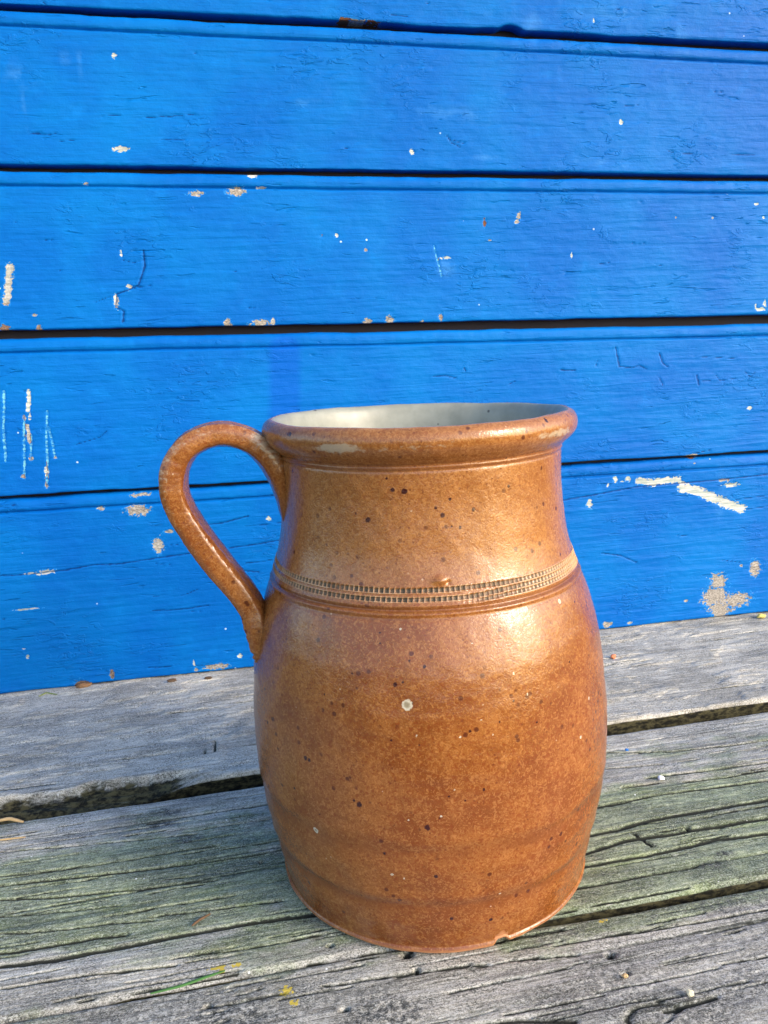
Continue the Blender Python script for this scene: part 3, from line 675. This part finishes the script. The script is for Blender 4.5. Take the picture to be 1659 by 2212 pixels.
dark = [(884,1519,4),(873,1061,7),(847,1058,5),(794,1124,6),(768,1110,3),(941,1097,4),(956,1113,6),(1024,1101,5),(973,1078,4),(1099,1050,4),(995,1140,4),(976,1137,3),(835,1033,3),(750,1152,2),(660,1637,6),(668,1642,5),(776,1738,7),(765,1730,4),(625,939,5),(853,1480,5),(917,1441,4),(884,1428,3),(820,1368,3),  # first entry paints the shading inside the pale bead
        (1046,1707,4),(1005,1730,3),(950,1768,3),(922,1787,6),(925,1791,5),(970,1722,3),(636,1703,4),(700,1500,3),(1080,1560,3),(1015,1580,4),(890,1520,3),(830,1845,4),(942,1893,5),(976,1985,5),(1060,1985,5),(690,1760,3),(1250,1748,5),(760,1455,3),(1205,1620,3),(1190,1520,3),(1160,1560,3),(820,1390,3),(1110,1515,3),
        (845,1600,3),(1180,908,5),(870,1475,3),(1095,990,2),(1300,1500,3),(905,1610,3),(700,1600,2),(1080,1490,3),(1230,1430,3),(1240,1300,3),(1215,1130,3),(620,1380,3),(590,1440,3),(620,1340,2)]
light = [(879,1524,12),(680,1795,8),(1208,1299,5),(882,1772,3),(953,1764,3),(910,1703,2),(982,1707,2),(1065,1587,3),(1040,1557,3),(930,1860,0),(847,1889,4),(873,1897,3),(1270,1508,4),(1253,1592,4),(1080,1930,3),(900,1590,3),(994,1592,3),(1110,1455,3),(865,1360,3),(1020,1390,2),(1140,1500,3)]
spot = spots(dark, .00016); white = spots([w for w in light if w[2] > 0])
nm = disp * 0
greyz = np.exp(-((Zf - .2395) / .0022) ** 2)
greya = 1.0 * np.exp(-((azr + 19) / 8.0) ** 2) + .45 * np.exp(-((azr - 8) / 25.0) ** 2) + .8 * np.exp(-((azr - 62) / 14.0) ** 2)
ringm = np.clip(bumpw(.0590, .0035, 1) * .8 + bumpw(.0285, .0035, 1) * 1.0 + bumpw(.008, .003, 1) * .3 + bumpz(.1685, .0010, 1) * .9 + bumpz(.2300, .0022, 1) * .9 + bumpz(.1650, .0008, .5), 0, 1) * (.7 + .6 * cyl_noise(4, 30, 2, 7))
footm = np.clip(sstep(.0034, .0022, Zf) + (lift > .0012) * sstep(.0085, .0055, Zf + .003 * fn), 0, 1) * outside
stain = gsp(-168, .150, 24, .035) * .3
jug = tag(empty('stoneware_jug', (0, 0, 0)), 'brown salt-glazed stoneware jug with loop handle and stamped band, on the grey deck', 'jug')
me = grid_mesh('body', P, wrap=True, attrs=dict(pit=np.clip(pit, 0, 1), ridge=ridge_, spot=spot, white=white, grey=greyz * greya * outm, inside=np.clip(inside, 0, 1),
     foot=footm, ring=np.clip(ringm, 0, 1), neck=sstep(.150, .185, Zf) * outm))
link('body', me, M_GLAZE, jug)

# handle: a pulled strap, swept along a path measured in the vertical plane through the jug axis
AZH = math.radians(180 - 1.0)
CL = [(619,1138,6,7),(615,1102,13,15),(609,1062,20,21),(598,1024,25,24),(577,987,28,25),(549,960,28,25),(520,946,27,25),(490,939.5,27,25),(460,941,27,25),(430,951,28,25),(403,970,29,25),(385,998,30,24),(378,1030,31,24),(381,1065,31,24),(396,1102,31,23),(420,1140,31,23),(446,1177,31,23),(474,1213,31,23),(502,1247,30,23),(527,1278,29,24),(546,1308,28,25),(556,1340,27,27),(563,1372,25,28),(567,1403,21,26),(569,1432,10,14)]
pts = np.array([on_plane_az(a, b, AZH) for a, b, _, _ in CL]); thk = np.array([c for _, _, c, _ in CL]) ; wid = np.array([d for *_, d in CL])
dist = np.array([(p - CAM_LOC) @ CF for p in pts]); thk = thk * dist / FOC * .95; wid = wid * .00053
def resample(A, n):
    s = np.concatenate([[0], np.cumsum(np.linalg.norm(np.diff(pts, axis=0), axis=1))]); u = np.linspace(0, s[-1], n)
    # cubic Hermite interpolation
    Mx = np.gradient(A, s, axis=0); k = np.clip(np.searchsorted(s, u, 'right') - 1, 0, len(s) - 2); h = (s[k + 1] - s[k]); tt = (u - s[k]) / h
    if A.ndim > 1: h = h[:, None]; tt = tt[:, None]
    return (2 * tt ** 3 - 3 * tt ** 2 + 1) * A[k] + (tt ** 3 - 2 * tt ** 2 + tt) * h * Mx[k] + (-2 * tt ** 3 + 3 * tt ** 2) * A[k + 1] + (tt ** 3 - tt ** 2) * h * Mx[k + 1]
NH, NS = 420, 96
PP = resample(pts, NH); TT = resample(thk, NH); WW = resample(wid, NH)
tan = np.gradient(PP, axis=0); tan /= np.linalg.norm(tan, axis=1)[:, None]
side = np.array([-math.sin(AZH), math.cos(AZH), 0.0])            # normal of the handle plane
if side @ (CAM_LOC) < 0: side = -side                            # towards the camera
nor = np.cross(tan, side); nor /= np.linalg.norm(nor, axis=1)[:, None]   # in plane, outwards or inwards
cen = PP.mean(0)
if ((PP[NH // 2] - cen) @ nor[NH // 2]) < 0: nor = -nor
a_ = (np.arange(NS) / NS * 2 * math.pi)[None, :]
ca, sa = np.cos(a_), np.sin(a_)
ex = 2 / 3.8
cu = np.sign(ca) * np.abs(ca) ** ex; su = np.sign(sa) * np.abs(sa) ** ex        # cu: along width, su: thickness (outer +)
outer = (su > 0)
prof_o = 1 - .22 * (1 - np.abs(cu)) * outer * .0 - .30 * sstep(.0, .7, np.abs(cu)) * (su < 0) * .6
groove = (-.05 * np.exp(-((cu - .38) / .10) ** 2) - .05 * np.exp(-((cu + .38) / .10) ** 2) + .05 * np.exp(-((np.abs(cu) - .80) / .13) ** 2)) * outer
ll = np.linspace(0, 1, NH)[:, None]
uu = su * prof_o + groove * 3.4
dn = .00025 * fbm(ll * 26 + 0 * a_, np.cos(a_) * 2 + 4, 3, 4) + .00012 * fbm(ll * 90, np.cos(a_) * 5 + np.sin(a_) * 3, 3, 6)
rimp = sstep(.90, .97, ll)                                       # thumb dents at the lower joint
dents = .0016 * fbm(ll * 60, ll * 0 + 2, 2, 3) * sstep(.82, .90, ll) * outer
Ph = PP[:, None, :] + side[None, None, :] * (WW[:, None] * cu)[..., None] + nor[:, None, :] * (TT[:, None] * uu + dents)[..., None]
rad = side[None, None, :] * cu[..., None] + nor[:, None, :] * su[..., None]
Ph = Ph + rad * dn[..., None]
hz = np.zeros((NH, NS))
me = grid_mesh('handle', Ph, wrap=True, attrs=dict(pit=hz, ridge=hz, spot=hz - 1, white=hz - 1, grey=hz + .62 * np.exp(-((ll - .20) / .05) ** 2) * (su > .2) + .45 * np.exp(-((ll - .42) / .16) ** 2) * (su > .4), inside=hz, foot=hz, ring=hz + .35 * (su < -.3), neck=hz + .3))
# make sure the faces look outwards
bm = bmesh.new(); bm.from_mesh(me)
bm.verts.ensure_lookup_table()
bmesh.ops.recalc_face_normals(bm, faces=bm.faces); bm.to_mesh(me); bm.free()
link('handle', me, M_GLAZE, jug)
# clay smeared round the two joints
def joint(path, r0, seed):
    B_ = bmesh.new()
    Pp = np.array(path); n = 60; u = np.linspace(0, len(Pp) - 1, n)
    Q = np.stack([np.interp(u, np.arange(len(Pp)), Pp[:, i]) for i in range(3)], -1)
    for _ in range(6): Q[1:-1] = (Q[:-2] + Q[2:] + 2 * Q[1:-1]) / 4
    T = np.gradient(Q, axis=0); T /= np.linalg.norm(T, axis=1)[:, None]
    out = []
    for i in range(n):
        up = np.array([0, 0, 1.0]); s_ = np.cross(T[i], up)
        if np.linalg.norm(s_) < .2: s_ = np.array([Q[i][0], Q[i][1], 0]); s_ = s_ / np.linalg.norm(s_); s_ = s_ - T[i] * (s_ @ T[i])
        s_ /= np.linalg.norm(s_); v_ = np.cross(T[i], s_)
        rr = r0 * math.sin(math.pi * (i + .5) / n) ** .35 * (1 + .3 * vn(i * .23, 0, seed))
        out.append([Q[i] + rr * (math.cos(b) * s_ + math.sin(b) * v_) for b in np.linspace(0, 2 * math.pi, 16, endpoint=False)])
    return np.array(out)

# ------------------------------------------------------------------ small bits lying about
def blob(name, x, y, size, matl, seed, squash=(1, 1, .7), z=None, rz=0.0, on='deck', sub=2):
    p = on_deck(x, y) if on == 'deck' else on_wall(x, y)
    B_ = bmesh.new(); bmesh.ops.create_icosphere(B_, subdivisions=sub, radius=1.0)
    for v in B_.verts:
        n = mnoise.noise(v.co * 1.3 + Vector((seed, seed * 2, 0))); v.co *= 1 + .45 * n
        v.co = Vector((v.co.x * squash[0], v.co.y * squash[1], v.co.z * squash[2])) * size
    me = bpy.data.meshes.new(name); B_.to_mesh(me); B_.free()
    o = link(name, me, matl)
    o.location = (p[0], p[1], p[2] + size * squash[2] * .7 + .0004) if on == 'deck' else (p[0], p[1] - .001, p[2])
    o.rotation_euler = (0, 0, rz); return o
M_ORANGE = simple('terracotta_crumb_clay', (0.72, 0.22, 0.10)); M_YEL = simple('pale_yellow_husk', (0.50, 0.42, 0.12)); M_WHT = simple('white_paint_flake', (0.75, 0.75, 0.78))
M_BLU = simple('blue_paint_flake', (0.01, 0.16, 0.55)); M_TAN = simple('tan_grit', (0.50, 0.34, 0.16)); M_PINK = simple('cream_grit', (0.66, 0.60, 0.42)); M_BRN = simple('dry_brown_leaf', (0.10, 0.055, 0.025))
M_GRASS = simple('grass_green', (0.05, 0.15, 0.03)); M_STRAW = simple('dry_straw', (0.42, 0.29, 0.14))
tag(blob('crumb', 1325, 1422, .0023, M_ORANGE, 1, (1.1, .9, .9)), 'small orange terracotta crumb on the back plank right of the jug', 'crumb')
tag(blob('seed_husk', 1644, 1335, .0040, M_YEL, 2, (1.3, .7, .6), rz=.2), 'yellow green seed husk on the deck at the foot of the wall', 'seed husk')
tag(blob('paint_flake', 1428, 1684, .0024, M_WHT, 3, (1.1, .9, .5), rz=.5), 'tiny white ragged flake on the mossy middle plank right of the jug', 'flake')
tag(blob('paint_flake', 1354, 1622, .0012, M_BLU, 4), 'tiny blue paint flake on the middle plank beside the jug', 'flake')
tag(blob('grit', 1350, 2112, .0013, M_TAN, 5), 'tan speck of grit on the front plank below the worm hole', 'grit')
tag(blob('grit', 1491, 2151, .0016, M_PINK, 6, (1, 1, .9)), 'cream cube-like speck of grit on the front plank near the knot', 'grit')
tag(blob('leaf_fragment', 372, 1474, .0034, M_BRN, 8, (1.3, .7, .5)), 'brown curled leaf fragment lying against the foot of the blue wall', 'leaf')
tag(blob('leaf_fragment', 450, 1467, .0030, M_BRN, 9, (1.2, .8, .4)), 'brown leaf fragment by the wall nearest the jug', 'leaf')
tag(blob('leaf_fragment', 183, 1486, .0042, simple('rusty_leaf', (.20, .10, .04)), 10, (1.5, .6, .6), rz=.3), 'rusty brown crumpled leaf fragment at the foot of the wall under a paint chip', 'leaf')
def stalk(name, ptsV, r0, matl, z=.001, flat=1.0):
    Q = np.array([on_deck(a, b) for a, b, *_ in ptsV]); Q[:, 2] = [z + (c[2] if len(c) > 2 else 0) for c in ptsV]
    n = 24; u = np.linspace(0, len(Q) - 1, n); Q = np.stack([np.interp(u, np.arange(len(Q)), Q[:, i]) for i in range(3)], -1)
    for _ in range(3): Q[1:-1] = (Q[:-2] + Q[2:] + 2 * Q[1:-1]) / 4
    loc = Q.mean(0); T = np.gradient(Q, axis=0); T /= np.linalg.norm(T, axis=1)[:, None]; out = []
    for i in range(n):
        s_ = np.cross(T[i], [0, 0, 1.0]); s_ /= np.linalg.norm(s_); v_ = np.cross(s_, T[i]); rr = r0 * (.35 + .65 * math.sin(math.pi * (i + .6) / n) ** .5)
        out.append([Q[i] - loc + rr * (math.cos(b) * s_ + flat * math.sin(b) * v_) for b in np.linspace(0, 2 * math.pi, 8, endpoint=False)])
    o = link(name, grid_mesh(name, np.array(out), wrap=True), matl); o.location = loc; return o
tag(stalk('grass_blade', [(238,2141,0) if False else (326,2152),(390,2136),(440,2118),(487,2102)], .0009, M_GRASS, .0014, .5), 'single green grass blade lying on the front of the deck left of the jug', 'grass blade')
tag(stalk('twig', [(415,2004),(430,1992),(455,1978)], .0007, M_BRN, .0012), 'short dark twig on the middle plank left of the jug base', 'twig')
tag(stalk('straw', [(-8,1786,.002),(22,1783,.003),(52,1784,.001)], .0011, M_STRAW, .0018), 'pale dry straw poking from the gap at the left edge', 'straw')
tag(stalk('straw', [(-8,1819),(20,1816),(56,1812)], .0006, M_STRAW, .0012), 'thin straw lying on the middle plank at the left edge', 'straw')
tag(stalk('grass_blade', [(84,1507),(100,1499),(124,1503)], .0006, simple('lime_moss', (.20, .25, .05)), .0012), 'thin curled yellow green blade at the foot of the wall on the left', 'grass blade')
